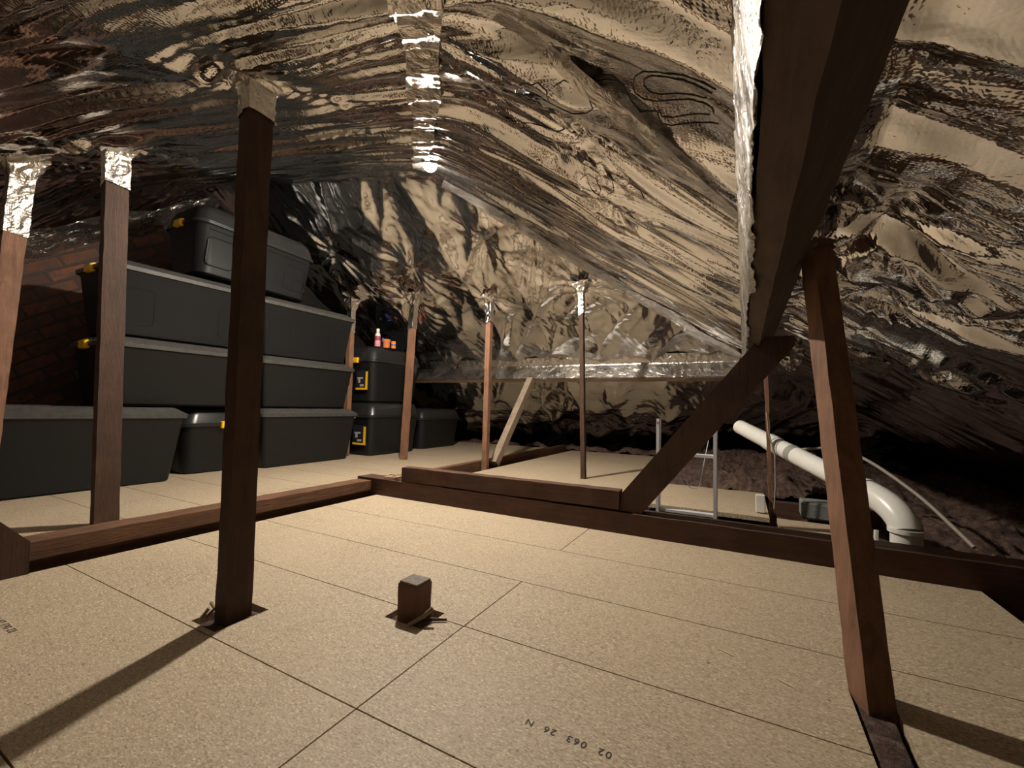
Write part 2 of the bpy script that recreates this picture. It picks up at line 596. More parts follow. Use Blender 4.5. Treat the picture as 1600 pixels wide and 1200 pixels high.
# ------------------------------------------------------------------ printed outline letters on the foil (thin black lines)
OUTL = []
def outline(pts):
    OUTL.append(pts)
outline([(-0.0375, 0.8083), (-0.0827, 0.8388), (-0.1216, 0.8639), (-0.1409, 0.8665), (-0.1435, 0.8479), (-0.1438, 0.8277), (-0.179, 0.8429), (-0.1889, 0.8169), (-0.1935, 0.772), (-0.2104, 0.7505), (-0.2341, 0.7539), (-0.2604, 0.7624)])
outline([(-0.0412, 0.7086), (-0.0693, 0.702), (-0.0838, 0.6999), (-0.1059, 0.7059), (-0.1335, 0.7195), (-0.1505, 0.7385), (-0.1551, 0.7583), (-0.147, 0.7744), (-0.1296, 0.7745), (-0.0968, 0.7556), (-0.0667, 0.7368), (-0.051, 0.7271)])
outline([(-0.0345, 0.6886), (-0.0508, 0.6851), (-0.0793, 0.686), (-0.1168, 0.6964), (-0.1452, 0.7121), (-0.1654, 0.7358), (-0.1767, 0.766), (-0.1769, 0.7885), (-0.1628, 0.8005), (-0.1407, 0.7987), (-0.1103, 0.7825), (-0.0751, 0.7604), (-0.0558, 0.7519), (-0.0438, 0.7533), (-0.0426, 0.7739), (-0.049, 0.7888), (-0.0799, 0.8099), (-0.118, 0.8375), (-0.1369, 0.8416), (-0.1395, 0.824)])
outline([(-0.2516, 0.7724), (-0.2254, 0.7636), (-0.2061, 0.7626), (-0.195, 0.7781), (-0.1889, 0.8169), (-0.1748, 0.8411)])
outline([(-0.4509, 0.8034), (-0.4042, 0.7712), (-0.3662, 0.7601), (-0.3517, 0.773), (-0.3681, 0.821), (-0.3672, 0.8469)])
outline([(-0.3337, 0.7675), (-0.309, 0.7599), (-0.2852, 0.775), (-0.2729, 0.8001), (-0.2712, 0.8273), (-0.2949, 0.8528), (-0.3295, 0.8597), (-0.373, 0.849), (-0.4011, 0.8456)])
outline([(-0.4595, 0.8387), (-0.4107, 0.8034), (-0.3778, 0.8053), (-0.3851, 0.8268), (-0.4297, 0.8627), (-0.4446, 0.8507), (-0.413, 0.8181), (-0.3804, 0.8112), (-0.3731, 0.8292), (-0.3966, 0.8576), (-0.4622, 0.8853), (-0.4729, 0.864), (-0.4595, 0.8387)])
outline([(-0.6026, 1.01), (-0.571, 1.0238), (-0.5071, 1.0225), (-0.4516, 1.0328), (-0.3936, 1.0313), (-0.3487, 1.0446)])
outline([(-0.5404, 1.3271), (-0.5059, 1.2944), (-0.4857, 1.2965), (-0.4773, 1.3313), (-0.4714, 1.3552), (-0.5042, 1.3867), (-0.5198, 1.369), (-0.5165, 1.3313)])
outline([(-0.4584, 1.2778), (-0.4237, 1.2541), (-0.4009, 1.2636), (-0.3982, 1.3078), (-0.4148, 1.3299), (-0.4288, 1.31), (-0.4349, 1.2876)])
outline([(-0.3854, 1.2339), (-0.3588, 1.2277), (-0.3468, 1.2503), (-0.3522, 1.2934), (-0.3707, 1.3143)])
outline([(-0.2991, 1.2035), (-0.272, 1.1841), (-0.2533, 1.1998), (-0.2471, 1.2379)])


def snap_tube(polys, r, name):
    mb = MB()
    for pl in polys:
        P = [Vector((x, y, 0)) for x, y in pl]
        out = []
        for i in range(len(P) - 1):
            k = max(1, int((P[i + 1] - P[i]).length / .006))
            for j in range(k):
                q = P[i].lerp(P[i + 1], j / k)
                out.append((q.x, q.y, rz(q.x, q.y) - .0005))
        q = P[-1]
        out.append((q.x, q.y, rz(q.x, q.y) - .0005))
        mb.tube(out, r, 5)
    o = obj(name, mb, M['ink2'], ceiling)
    return o


if OUTL:
    snap_tube(OUTL, .0011, 'printed_lettering')['label'] = 'thin black printed outline lettering'

# ------------------------------------------------------------------ floor
HOLES = [(-1.145, -1.045, .565, .69), (-.775, -.66, .81, .90), (.172, .235, .74, 1.055)]


def boards(mb, x0, x1, y0, y1, joints=(), rows=(), holes=(), g=.0016, top=0.0, th=.022):
    ys = [y0] + [r for r in rows if y0 < r < y1] + [y1]
    for a, b in zip(ys[:-1], ys[1:]):
        js = [x0] + sorted(j for j, lo, hi in joints if x0 < j < x1 and lo <= (a + b) / 2 <= hi) + [x1]
        for c, d in zip(js[:-1], js[1:]):
            X0, X1, Y0, Y1 = c + g, d - g, a + g, b - g
            hs = [h for h in holes if h[0] < X1 and h[1] > X0 and h[2] < Y1 and h[3] > Y0]
            xs = sorted({X0, X1, *[min(max(v, X0), X1) for h in hs for v in h[:2]]})
            yy = sorted({Y0, Y1, *[min(max(v, Y0), Y1) for h in hs for v in h[2:]]})
            for p, q in zip(xs[:-1], xs[1:]):
                for r, s in zip(yy[:-1], yy[1:]):
                    mx, my = (p + q) / 2, (r + s) / 2
                    if any(h[0] < mx < h[1] and h[2] < my < h[3] for h in hs):
                        continue
                    mb.add([(p, r, top), (q, r, top), (q, s, top), (p, s, top), (p, r, top - th), (q, r, top - th), (q, s, top - th), (p, s, top - th)],
                           [(0, 1, 2, 3), (4, 7, 6, 5), (0, 4, 5, 1), (1, 5, 6, 2), (2, 6, 7, 3), (3, 7, 4, 0)])


fl = MB()
rows = [-1.37, -1.05, -.73, -.41, -.09, .23, .551, .872, 1.175, 1.495]
J = [(-.583, .2, 1.2), (-.59, 1.49, 1.9), (-1.3, -.5, .2), (.1, -.9, -.4), (-.4, -1.4, -1.0)]
boards(fl, -1.845, .625, -1.7, 1.835, J, rows, HOLES)
boards(fl, -4.2, -2.005, -1.7, 5.1, [(-3.2, .9, 1.2), (-2.9, .3, .87), (-2.4, 1.5, 2.5), (-3.0, 2.6, 4)], [r for r in rows if r > -1.4] + [1.83, 2.15, 2.47, 2.79, 3.11, 3.43, 3.75, 4.07, 4.39, 4.71], HOLES)
boards(fl, -1.85, -.62, 1.94, 5.02, [(-1.2, 3.0, 3.3)], [2.47, 3.27, 4.07, 4.6])
boards(fl, -.60, .112, 2.50, 3.24)
boards(fl, .14, .43, 2.10, 2.52, [], [])
floor = tag(obj('floor', fl, M['chip']), 'tan chipboard loft floor of narrow butted boards', None, None, 'structure')
sub = MB().add([(-4.4, -1.8, -.13), (1.95, -1.8, -.13), (1.95, 5.8, -.13), (-4.4, 5.8, -.13)], [(0, 1, 2, 3)])
tag(obj('floor', sub, M['seam']), 'dark ceiling boards beneath the loft floor', None, None, 'structure')


def stamp(txt, loc, size, rotz):
    cu = bpy.data.curves.new('printed_stamp', 'FONT')
    cu.body = txt
    cu.size = size
    cu.extrude = .0001
    cu.space_character = 1.25
    cu.offset = .0002
    o = bpy.data.objects.new('printed_stamp', cu)
    o.data.materials.append(M['ink'])
    COL.objects.link(o)
    o.location = loc
    o.rotation_euler = (0, 0, rotz)
    o.parent = floor
    o['label'] = 'black numbers stamped on the board'


stamp('02  063  26  N', (-.176, .676, .0004), .019, PI)
stamp('02 063 26 N', (-1.415, .352, .0004), .019, PI)

# ------------------------------------------------------------------ walls
def wall(name, p, q, z0, z1, mat, label, slope=None):
    """upright wall from plan point p to q; slope tilts the top edge; uv metres, courses follow the rake"""
    mb = MB()
    n = 14
    P, Q = Vector(p), Vector(q)
    d = (Q - P)
    L = d.length
    d = d / L
    nrm = Vector((-d.y, d.x))
    for i in range(n + 1):
        t = i / n
        pt = P + d * L * t
        zt = z1 + (slope or 0) * L * t
        for k in (0, .1):
            mb.v += [(pt.x + nrm.x * k, pt.y + nrm.y * k, z0), (pt.x + nrm.x * k, pt.y + nrm.y * k, zt)]
    for i in range(n):
        a = i * 4
        mb.f += [(a, a + 1, a + 5, a + 4), (a + 2, a + 6, a + 7, a + 3), (a + 1, a + 3, a + 7, a + 5)]
    mb.f += [(0, 2, 3, 1), (n * 4, n * 4 + 1, n * 4 + 3, n * 4 + 2)]
    o = obj(name, mb, mat)
    uvl = o.data.uv_layers.new(name='UVMap')
    ang = math.atan(slope) if slope else 0
    for lp in o.data.loops:
        v = o.data.vertices[lp.vertex_index].co
        s_, h_ = (Vector((v.x, v.y)) - P).dot(d), v.z
        uvl.data[lp.index].uv = (s_ * math.cos(ang) + h_ * math.sin(ang), -s_ * math.sin(ang) + h_ * math.cos(ang))
    return tag(o, label, None, None, 'structure')


wall('wall_left', (-4.06, -1.75), (-4.06, 1.95), 0, -.30, M['brick'], 'raked old red brick gable wall behind the storage boxes', .655)
wall('wall_left', (-4.33, -1.75), (-4.33, 5.75), -.13, 2.6, M['seam'], 'dark end wall of the loft')
wall('wall_near', (-4.4, -1.72), (1.9, -1.72), -.13, 1.2, M['seam'], 'dark wall behind the viewpoint')

YY, TT = np.meshgrid(np.arange(.3, 1.95, .012), np.linspace(0, 1, 18), indexing='ij')
XX = -4.035 + .16 * TT + crumple(YY, TT * .3, .09, .03, 97) + crumple(YY, TT * .3, .03, .010, 98)
ZZ = 1.43 + .655 * (YY - .925) - .04 + .02 * vn(YY * 6, YY * 0, 99) + .17 * TT
o = grid_mesh('foil_flap', XX, YY, ZZ, M['wrap'])
o.parent = ceiling
o['label'] = 'loose bright foil edge above the brickwork'

# ------------------------------------------------------------------ timber
def sec_rect(ax, ay, a, b):
    """offsets of a rectangle spanned by unit vectors ax, ay with half sizes a, b"""
    ax, ay = Vector(ax), Vector(ay)
    return [ax * a + ay * b, -ax * a + ay * b, -ax * a - ay * b, ax * a - ay * b]


def timber(name, a, b, sec, mat, label, cat, jit=.0012, seed=1, group=None, step=.05):
    mb = MB().prism(a, b, sec, jit, step, seed)
    o = obj(name, mb, mat, None, origin=tuple(a))
    return tag(o, label, cat, group)


def post(base, top, hx, hy, mat, label, wrap=None, rot=0, seed=1, group=None, flare=.03):
    """hanger post from base to top; wrap = z where the foil sleeve begins"""
    c, s = math.cos(rot), math.sin(rot)
    sec = sec_rect((c, s, 0), (-s, c, 0), hx, hy)
    o = timber('timber_post', base, top, sec, mat, label, 'post', .0012, seed, group)
    if wrap is not None:
        a, b = Vector(base), Vector(top)
        mb = MB()
        rnd = random.Random(seed + 9)
        n, m = 16, 20
        t0 = (wrap - a.z) / (b.z - a.z)
        for i in range(n + 1):
            f = i / n
            p = a.lerp(b, t0 + (1.0 - t0) * f)
            g = .002 + flare * max(0, f - .62) ** 2 * 6
            for j in range(m):
                # walk round the rectangle
                q = j / m * 4
                k, fr = int(q), q % 1
                C = [(1, 1), (-1, 1), (-1, -1), (1, -1)]
                u = C[k][0] * (1 - fr) + C[(k + 1) % 4][0] * fr
                v = C[k][1] * (1 - fr) + C[(k + 1) % 4][1] * fr
                ex, ey = u * (hx + g), v * (hy + g)
                jj = rnd.uniform(0, .0035) + (rnd.uniform(0, .012) if f > .7 else 0)
                ex *= 1 + jj / hx; ey *= 1 + jj / hy
                tilt = (.012 * u - .006 * v) if i == 0 else 0
                mb.v.append((p.x + c * ex - s * ey, p.y + s * ex + c * ey, p.z + tilt))
        for i in range(n):
            for j in range(m):
                x, y = i * m + j, i * m + (j + 1) % m
                mb.f.append((x, y, y + m, x + m))
        obj('foil_wrap', mb, M['wrap'], o)['label'] = 'crinkled silver foil sleeve'
    return o


post((-1.092, .632, -.05), (-1.128, .64, rz(-1.128, .64) - .006), .022, .031, M['wood_dark'],
     'thick dark timber post nearest the viewpoint, standing in a floor cutout', 1.255, 0, 2)
post((-2.29, .79, -.0), (-2.435, .79, rz(-2.435, .79) - .006), .020, .040, M['wood_dark'],
     'dark timber post behind the left floor beam, second from left', 1.43, 0, 3)
post((-2.95, .58, 0), (-3.06, .655, rz(-3.06, .655) - .006), .03, .038, M['wood_red'],
     'leaning timber post cut off by the left edge of view', 1.26, 0, 4)
post((-2.80, 3.10, 0), (-2.735, 3.10, rz(-2.735, 3.1) - .006), .026, .026, M['wood_red'],
     'slim reddish post beside the far storage boxes, leftmost of the far row', 1.215, 0, 5)
post((-1.905, 3.10, -.03), (-1.90, 3.10, rz(-1.90, 3.1) - .006), .022, .022, M['wood_red'],
     'slim reddish post standing in the floor gap beside the grey brace', 1.215, 0, 6)
post((-1.043, 3.085, 0), (-1.088, 3.10, rz(-1.088, 3.1) - .006), .016, .02, M['wood_dark'],  # darker timber than its row mates: colour stands in for its shaded side
     'slim reddish post standing alone on the far right boards', 1.22, 0, 7)
post((-3.42, 2.965, 0), (-3.42, 2.965, rz(-3.42, 2.965) - .01), .025, .025, M['wood_red'],
     'timber post tucked behind the upper far box, only its top showing', 1.2, 0, 8)

# short cut-off stub
st = MB().prism((-.7225, .858, -.06), (-.7225, .858, .078), sec_rect((1, 0, 0), (0, 1, 0), .030, .027), .0007, .02, 5)
stub = tag(obj('timber_stub', st, M['wood_stub'], None, (-.7225, .858, 0)), 'short sawn-off timber stub poking up through the floor', 'timber stub')
se = MB().prism((-.7225, .858, .078), (-.7225, .858, .084), sec_rect((1, 0, 0), (0, 1, 0), .0275, .025), .0004, .01, 6)
obj('sawn_end', se, M['end_grain'], stub)['label'] = 'grey sawn end'

# right raking post
timber('raking_post', (.205, 1.015, -.05), (.160, 1.29, rz(.160, 1.29) + .02), sec_rect((.94, .34, 0), (-.34, .94, 0), .0225, .030), M['wood_red'],
       'slim raking post in front of the cross beam at right, foot in a cutout', 'post', .001, 12)

# cross beam along X (front of the far area)
cb = MB()
cb.prism((-2.0, 1.885, .035), (1.85, 1.885, .028), [Vector((0, -.055, .055)), Vector((0, -.055, -.085)), Vector((0, .055, -.085)), Vector((0, .055, .055))], .0012, .06, 21)
tag(obj('floor_beam', cb, M['wood_x'], None, (-1, 1.885, .03)), 'long dark floor beam running right across the loft', 'beam')
ub = MB().prism((-1.665, 1.862, .132), (-.463, 1.862, .136), [Vector((0, -.03, .038)), Vector((0, -.03, -.038)), Vector((0, .03, -.038)), Vector((0, .03, .038))], .0012, .06, 22)
tag(obj('timber_packer', ub, M['wood_x'], None, (-1.06, 1.885, .13)), 'shorter dark timber lying on top of the long cross beam', 'beam')
lb = MB()
lb.prism((-1.94, .475, .045), (-1.94, 1.83, .045), [Vector((.05, 0, .032)), Vector((-.05, 0, .032)), Vector((-.05, 0, -.03)), Vector((.05, 0, -.022))], .0012, .05, 23)
lb.prism((-1.945, .40, .0), (-1.945, 1.83, .0), [Vector((.038, 0, .025)), Vector((-.05, 0, .025)), Vector((-.05, 0, -.09)), Vector((.038, 0, -.09))], .001, .06, 24)
tag(obj('floor_beam', lb, M['wood_y'], None, (-1.94, 1.1, 0)), 'dark floor beam at left running from the brace foot to the cross beam', 'beam')
fb = MB().prism((-1.965, 1.945, .0), (-1.985, 5.1, .0), [Vector((.028, 0, .055)), Vector((-.028, 0, .055)), Vector((-.028, 0, -.1)), Vector((.028, 0, -.1))], .001, .06, 25)
tag(obj('floor_beam', fb, M['wood_y'], None, (-1.97, 3.5, 0)), 'reddish floor beam beyond the cross beam, edging the floor gap', 'beam')

# brace foot bottom left
bd = Vector((0, -.65, .76)).normalized()
bn = Vector((0, .76, .65)).normalized()
br = MB()
x0, x1 = -1.93, -1.835
prof = [(.47, -.04), (.468, .093), (.32, .262), (-.10, .75), (-.25, .75), (.20, .225), (.40, -.04)]
k = len(prof)
br.v += [(x0, y, z) for y, z in prof] + [(x1, y, z) for y, z in prof]
br.f += [tuple(range(k))[::-1], tuple(range(k, 2 * k))] + [(i, (i + 1) % k, (i + 1) % k + k, i + k) for i in range(k)]
tag(obj('timber_brace', br, M['wood_dark'], None, (-1.88, .45, 0)), 'foot of a dark brace butting the left floor beam', 'brace')

# big diagonal brace at right, in the plane of the cross beam
bb = MB()
prof = [(-.463, .092), (-.455, .165), (.055, .80), (.165, .80), (.165, .765), (-.375, .088)]
k = len(prof)
bb.v += [(x, 1.845, z) for x, z in prof] + [(x, 1.915, z) for x, z in prof]
bb.f += [tuple(range(k)), tuple(range(k, 2 * k))[::-1], ] + [(i, i + k, (i + 1) % k + k, (i + 1) % k) for i in range(k)]
tag(obj('timber_brace', bb, M['wood_dark'], None, (-.42, 1.88, .09)), 'wide dark diagonal brace rising from the cross beam to the overhead purlin', 'brace')

# right purlin (along Y, overhead) : section from the lower inner edge
ca, sa = math.cos(math.radians(30.7)), math.sin(math.radians(30.7))
e1 = Vector((ca, 0, -sa)); e2 = Vector((sa, 0, ca))
pw, pd = .044, .182
P0 = Vector((.014, 0, .79))
sec = [P0, P0 + e1 * pw, P0 + e1 * pw + e2 * pd, P0 + e2 * pd]
mb = MB().prism((0, -1.6, 0), (0, 3.90, 0), [Vector(q) for q in sec][::-1], .0012, .05, 31)
pur = tag(obj('roof_purlin', mb, M['wood_purlin'], None, (.05, 1.2, .85)), 'heavy brown roof purlin passing overhead at right', 'beam')
# foil lapped down the inner side of the purlin
ys = np.arange(-.3, 3.9, .012)
tt = np.linspace(0, 1, 14)
YY, TT = np.meshgrid(ys, tt, indexing='ij')
edge = .004 + .006 * vn(YY * 7, YY * 0, 91) + .004 * vn(YY * 23, YY * 0, 92)
# path: from just under the lower edge, up the inner face, bulging to the roof
XX = .014 + np.where(TT < .15, edge * (1 - TT / .15) * 1.0 - .004, -.004 - .022 * np.clip((TT - .15) / .85, 0, 1) ** 1.1)
ZZ = .79 - .004 - np.where(TT < .15, (1 - TT / .15) * edge * .9, 0) + np.clip((TT - .15) / .85, 0, 1) * (roof_base(XX - .02, YY) - .79 - .02)
XX = XX + crumple(YY, TT * .2, .05, .008, 93) + .002 * vn(YY * 70, TT * 12, 94)
o = grid_mesh('foil_flap', XX, YY, ZZ, M['tape'])
o.location = tuple(-Vector(pur['_o'])); o.parent = pur
o['label'] = 'silver foil lapped down the inner edge'

# far purlin (along X)
e1 = Vector((0, ca, -sa)); e2 = Vector((0, sa, ca))
P0 = Vector((0, 3.86, .797))
sec = [P0, P0 + e1 * .055, P0 + e1 * .055 + e2 * .18, P0 + e2 * .18]
mb = MB().prism((-3.45, 0, 0), (-.06, 0, -.004), [Vector(q) for q in sec], .0015, .05, 32)
fp = tag(obj('roof_purlin', mb, M['wood_strip'], None, (-1.7, 3.9, .85)), 'far horizontal purlin with foil over its upper face', 'beam')
xs = np.arange(-3.4, -.02, .012)
XX, TT = np.meshgrid(xs, np.linspace(0, 1, 16), indexing='ij')
q = np.clip(TT / .6, 0, 1); q2 = np.clip((TT - .6) / .4, 0, 1)
YY = 3.856 + .075 * q - .03 * q2
ZZ = .800 + .13 * q
ZZ = ZZ + q2 * (np.maximum(roof_base(XX, YY), .93) - .93 + .0)
YY = YY - .004 + crumple(XX, TT * .25, .07, .010, 95) + (.02 * q2 + .003) * crumple(XX, TT * .2, .03, 1.0, 96)
o = grid_mesh('foil_flap', XX, YY, ZZ, M['tape'])
o.location = tuple(-Vector(fp['_o'])); o.parent = fp
o['label'] = 'silver foil pulled over the upper face'

# grey brace to far purlin
timber('timber_brace', (-1.905, 3.25, .02), (-1.87, 3.875, .79), sec_rect((1, 0, 0), (0, .78, -.62), .03, .036), M['wood_grey'],
       'grey weathered brace leaning from the floor gap to the far purlin', 'brace', .001, 14)

# ------------------------------------------------------------------ lamp
bx, by = -1.552, 1.85
bz = 1.868
lamp = thing('ceiling_lamp', (bx, by, bz), 'small bright bulb hanging under the foil peak', 'lamp')
mb = MB().lathe([(.014, .028), (.016, .034), (.016, .055), (.019, .058), (.019, .072), (.008, .078)], (bx, by, bz), 20)
obj('lamp_holder', mb, M['ceramic'], lamp, smooth=True)
mb = MB().tube([(bx, by, bz + .075), (bx, by, bz + .12)], .003, 8)
obj('flex', mb, M['ceramic'], lamp)
t = NT('glowing_bulb')
t.set(Base_Color=(1, 1, 1), Emission_Color=LAMP_COLOR, Emission_Strength=LAMP_STRENGTH)
prof = [(.036 * math.sin(a), -.036 * math.cos(a)) for a in [PI * i / 16 for i in range(1, 14)]] + [(.014, .028)]
obj('bulb', MB().lathe(prof, (bx, by, bz), 20), t.m, lamp, smooth='all')

# ------------------------------------------------------------------ storage boxes
def storage_box(x1, y0, y1, z0, h, w, style, label, clips=(-1,), tilt=0.0, yaw=0.0, decor=False, sticker=None, lidh=None, front_x=None):
    """front (body lip) faces +X at x1; runs y0..y1 ; style 'trunk' (flat lid) or 'tough' (domed lid, rounded corners)"""
    hw, hl = w / 2, (y1 - y0) / 2
    root = thing('storage_box', (0, 0, 0), label, 'storage box', 'black plastic storage boxes stacked along the left side')
    tough = style == 'tough'
    r = .085 if tough else .03
    lh = lidh or (.115 if tough else .05)
    hb = h - lh
    tp = .035 if tough else .045
    b = MB()
    b.loft([(0, -tp - .02, r * .7), (.012, -tp - .004, r * .85), (.03, -tp, r), (hb * .93, -.006, r), (hb * .95, .0, r), (hb, .0, r)], 0, 0, hw - .02, hl - .02, 7)
    if decor or label.startswith('black box in the third'):
        # moulded rib outlines on the long front face
        def face_pt(y, z):
            g = -tp + (tp - .006) * (z - .03) / (hb * .93 - .03)
            return (hw - .02 + g + .0005, y, z)
        def rrect(ya, yb, za, zb, rr=.03):
            pts = []
            for q, (cy_, cz_) in enumerate(((yb - rr, zb - rr), (ya + rr, zb - rr), (ya + rr, za + rr), (yb - rr, za + rr))):
                for j in range(5):
                    a = q * PI / 2 + j / 4 * PI / 2
                    pts.append((cy_ + rr * math.cos(a), cz_ + rr * math.sin(a)))
            pts.append(pts[0])
            return [face_pt(*p) for p in pts]
        rb = .0045 if decor else .002
        b.tube(rrect(-hl * .80, -hl * .42, hb * .18, hb * .72), rb, 6)
        b.tube(rrect(hl * .42, hl * .80, hb * .18, hb * .72), rb, 6)
        if decor:
            b.tube([face_pt(-hl * .8, hb * .86), face_pt(hl * .78, hb * .86)], .004, 6)
            b.tube(rrect(hl * .58, hl * .80, hb * .18, hb * .45, .025), .0035, 6)
    body = obj('body', b, M['black_plastic'], root, smooth=True)
    l = MB()
    if tough:
        l.loft([(hb - .018, .006, r + .005), (hb - .016, .012, r + .01), (hb + .004, .012, r + .01), (hb + .008, .003, r), (hb + lh * .55, -.012, r), (hb + lh * .85, -.028, r), (hb + lh, -.055, r * .8),
                (hb + lh, -.075, r * .7), (hb + lh - .008, -.085, r * .6)], 0, 0, hw - .02, hl - .02, 8)
        lm = M['black_gloss']
    else:
        l.loft([(hb - .016, .006, r), (hb - .014, .012, r), (hb + .010, .014, r), (hb + .014, .008, r), (hb + lh * .9, -.035, r), (hb + lh, -.045, r), (hb + lh, -.065, r), (hb + lh - .008, -.075, r)], 0, 0, hw - .02, hl - .02, 6)
        lm = M['black_lid']
    obj('lid', l, lm, root, smooth=True)
    for sgn in clips:
        c = MB()
        ye = sgn * (hl - .02)
        c.box(-.045, .045, min(ye, ye + sgn * .028), max(ye, ye + sgn * .028), hb - .03, hb + .018, .005)
        c.box(-.04, .04, min(ye - sgn * .01, ye + sgn * .016), max(ye - sgn * .01, ye + sgn * .016), hb + .010, hb + .026, .004)
        obj('clip', c, M['yellow'], root)['label'] = 'yellow locking clip'
    if sticker:
        zc = hb * .5
        s = MB().box(hw * .06, hw * .72, -hl + .012, -hl + .02, zc - .09, zc + .10, .001)
        so = obj('label_sticker', s, M['label_black'], root)
        so['label'] = 'black product sticker with yellow bars'
        s = MB().box(hw * .60, hw * .70, -hl + .0095, -hl + .0125, zc - .07, zc + .09, .0004)
        s.box(hw * .07, hw * .71, -hl + .0095, -hl + .0125, zc - .088, zc - .07, .0004)
        obj('printed_bar', s, M['yellow'], so)
        s = MB().box(hw * .15, hw * .45, -hl + .0095, -hl + .0125, zc + .02, zc + .035, .0004)
        s.box(hw * .2, hw * .3, -hl + .0095, -hl + .0125, zc - .02, zc + .02, .0004)
        s.box(hw * .3, hw * .5, -hl + .0095, -hl + .0125, zc - .055, zc - .035, .0004)
        obj('printed_picture', s, M['grey'], so)
    root.location = (x1 - hw, (y0 + y1) / 2, z0)
    root.rotation_euler = (tilt, 0, yaw)
    return root


#          front x  y0    y1    z0    h    w
storage_box(-3.12, .42, 1.47, 0, .465, .52, 'trunk', 'flat-lidded black box on the floor at the far left of the stack', (), tilt=-.008)
storage_box(-3.30, 1.50, 1.93, 0, .46, .75, 'tough', 'domed black box on the floor set back between two flat-lidded boxes', ())
storage_box(-3.17, 1.97, 2.90, 0, .46, .52, 'trunk', 'flat-lidded black box on the floor right of the thick post', ())
storage_box(-3.16, 3.03, 3.80, 0, .525, .55, 'tough', 'domed black box on the floor beneath the box with bottles', (-1,), sticker=True, lidh=.13)
storage_box(-3.22, 3.86, 4.66, 0, .47, .50, 'tough', 'farthest domed black box on the floor beside the slim posts', ())
storage_box(-3.20, 1.03, 1.95, .47, .415, .50, 'trunk', 'black box in the second layer, left of the thick post', (-1,), tilt=-.0)
storage_box(-3.19, 1.96, 2.86, .465, .405, .50, 'trunk', 'black box in the second layer, right of the thick post', ())
storage_box(-3.20, 1.03, 1.93, .89, .455, .50, 'trunk', 'black box in the third layer, left of the thick post', (-1,), tilt=-.0)
storage_box(-3.19, 1.94, 2.84, .87, .46, .50, 'trunk', 'black box in the third layer, right of the thick post', ())
storage_box(-3.20, 1.46, 2.40, 1.37, .49, .52, 'tough', 'domed black box with moulded outlines, topmost of the stack', (-1,), decor=True, tilt=-.035, lidh=.13)
storage_box(-3.16, 3.02, 3.78, .53, .555, .50, 'tough', 'domed black box carrying the bottles and orange pot', (-1,), sticker=True, lidh=.14)
# clip on the end of the recessed box
tz = .345
o = [q for q in bpy.data.objects if q.name.startswith('storage_box') and 'set back' in q['label']][0]
c = MB().box(.36, .392, .03, .10, .315, .365, .004)
cl = obj('clip', c, M['yellow'], None, (0, 0, 0)); cl.parent = o; cl['label'] = 'yellow locking clip'

# ------------------------------------------------------------------ things on top of the far upper box
T = 1.086
b = thing('plastic_bottle', (-3.22, 3.13, T), 'white squeeze bottle with pink label on the far upper box', 'bottle')
obj('body', MB().lathe([(.026, 0), (.028, .004), (.026, .02), (.028, .045), (.027, .105), (.023, .125), (.013, .138), (.012, .142)], (-3.22, 3.13, T), 18), M['white'], b, smooth=True)
obj('cap', MB().lathe([(.0135, .143), (.016, .145), (.016, .172), (.013, .178)], (-3.22, 3.13, T), 18), M['white'], b, smooth=True)
obj('paper_label', MB().lathe([(.0288, .055), (.0292, .058), (.0288, .10), (.0284, .102)], (-3.22, 3.13, T), 18), M['maroon'], b, smooth=True)
obj('paper_band', MB().lathe([(.0278, .003), (.0285, .006), (.0290, .035), (.0286, .05)], (-3.22, 3.13, T), 18), M['pink'], b, smooth=True)
p = thing('plant_pot', (-3.22, 3.25, T), 'orange terracotta pot between the two bottles on the far upper box', 'pot')
obj('body', MB().lathe([(.032, 0), (.036, .06), (.037, .062)], (-3.22, 3.25, T), 22), M['terracotta'], p, smooth=True)
obj('rim', MB().lathe([(.040, .060), (.042, .064), (.043, .086), (.036, .088), (.034, .07)], (-3.22, 3.25, T), 22), M['terracotta'], p, smooth=True)
q = thing('plastic_tub', (-3.18, 3.31, T), 'small orange tub with a blue band beside the pot', 'tub')
obj('body', MB().lathe([(.022, 0), (.024, .003), (.024, .052), (.022, .056)], (-3.18, 3.31, T), 18), M['orange'], q, smooth=True)
obj('lid', MB().lathe([(.0235, .056), (.0245, .058), (.0245, .07), (.022, .074)], (-3.18, 3.31, T), 18), M['orange'], q, smooth=True)
obj('paper_band', MB().lathe([(.0243, .028), (.0247, .030), (.0247, .040), (.0243, .042)], (-3.18, 3.31, T), 18), M['blue'], q, smooth=True)
s = obj('small_bottle', MB().lathe([(.012, 0), (.014, .004), (.014, .085), (.008, .1), (.008, .112), (.006, .114)], (-3.3, 3.28, T), 14), M['blue'], None, (-3.3, 3.28, T), smooth=True)
tag(s, 'small dark blue bottle half hidden behind the orange pot', 'bottle')

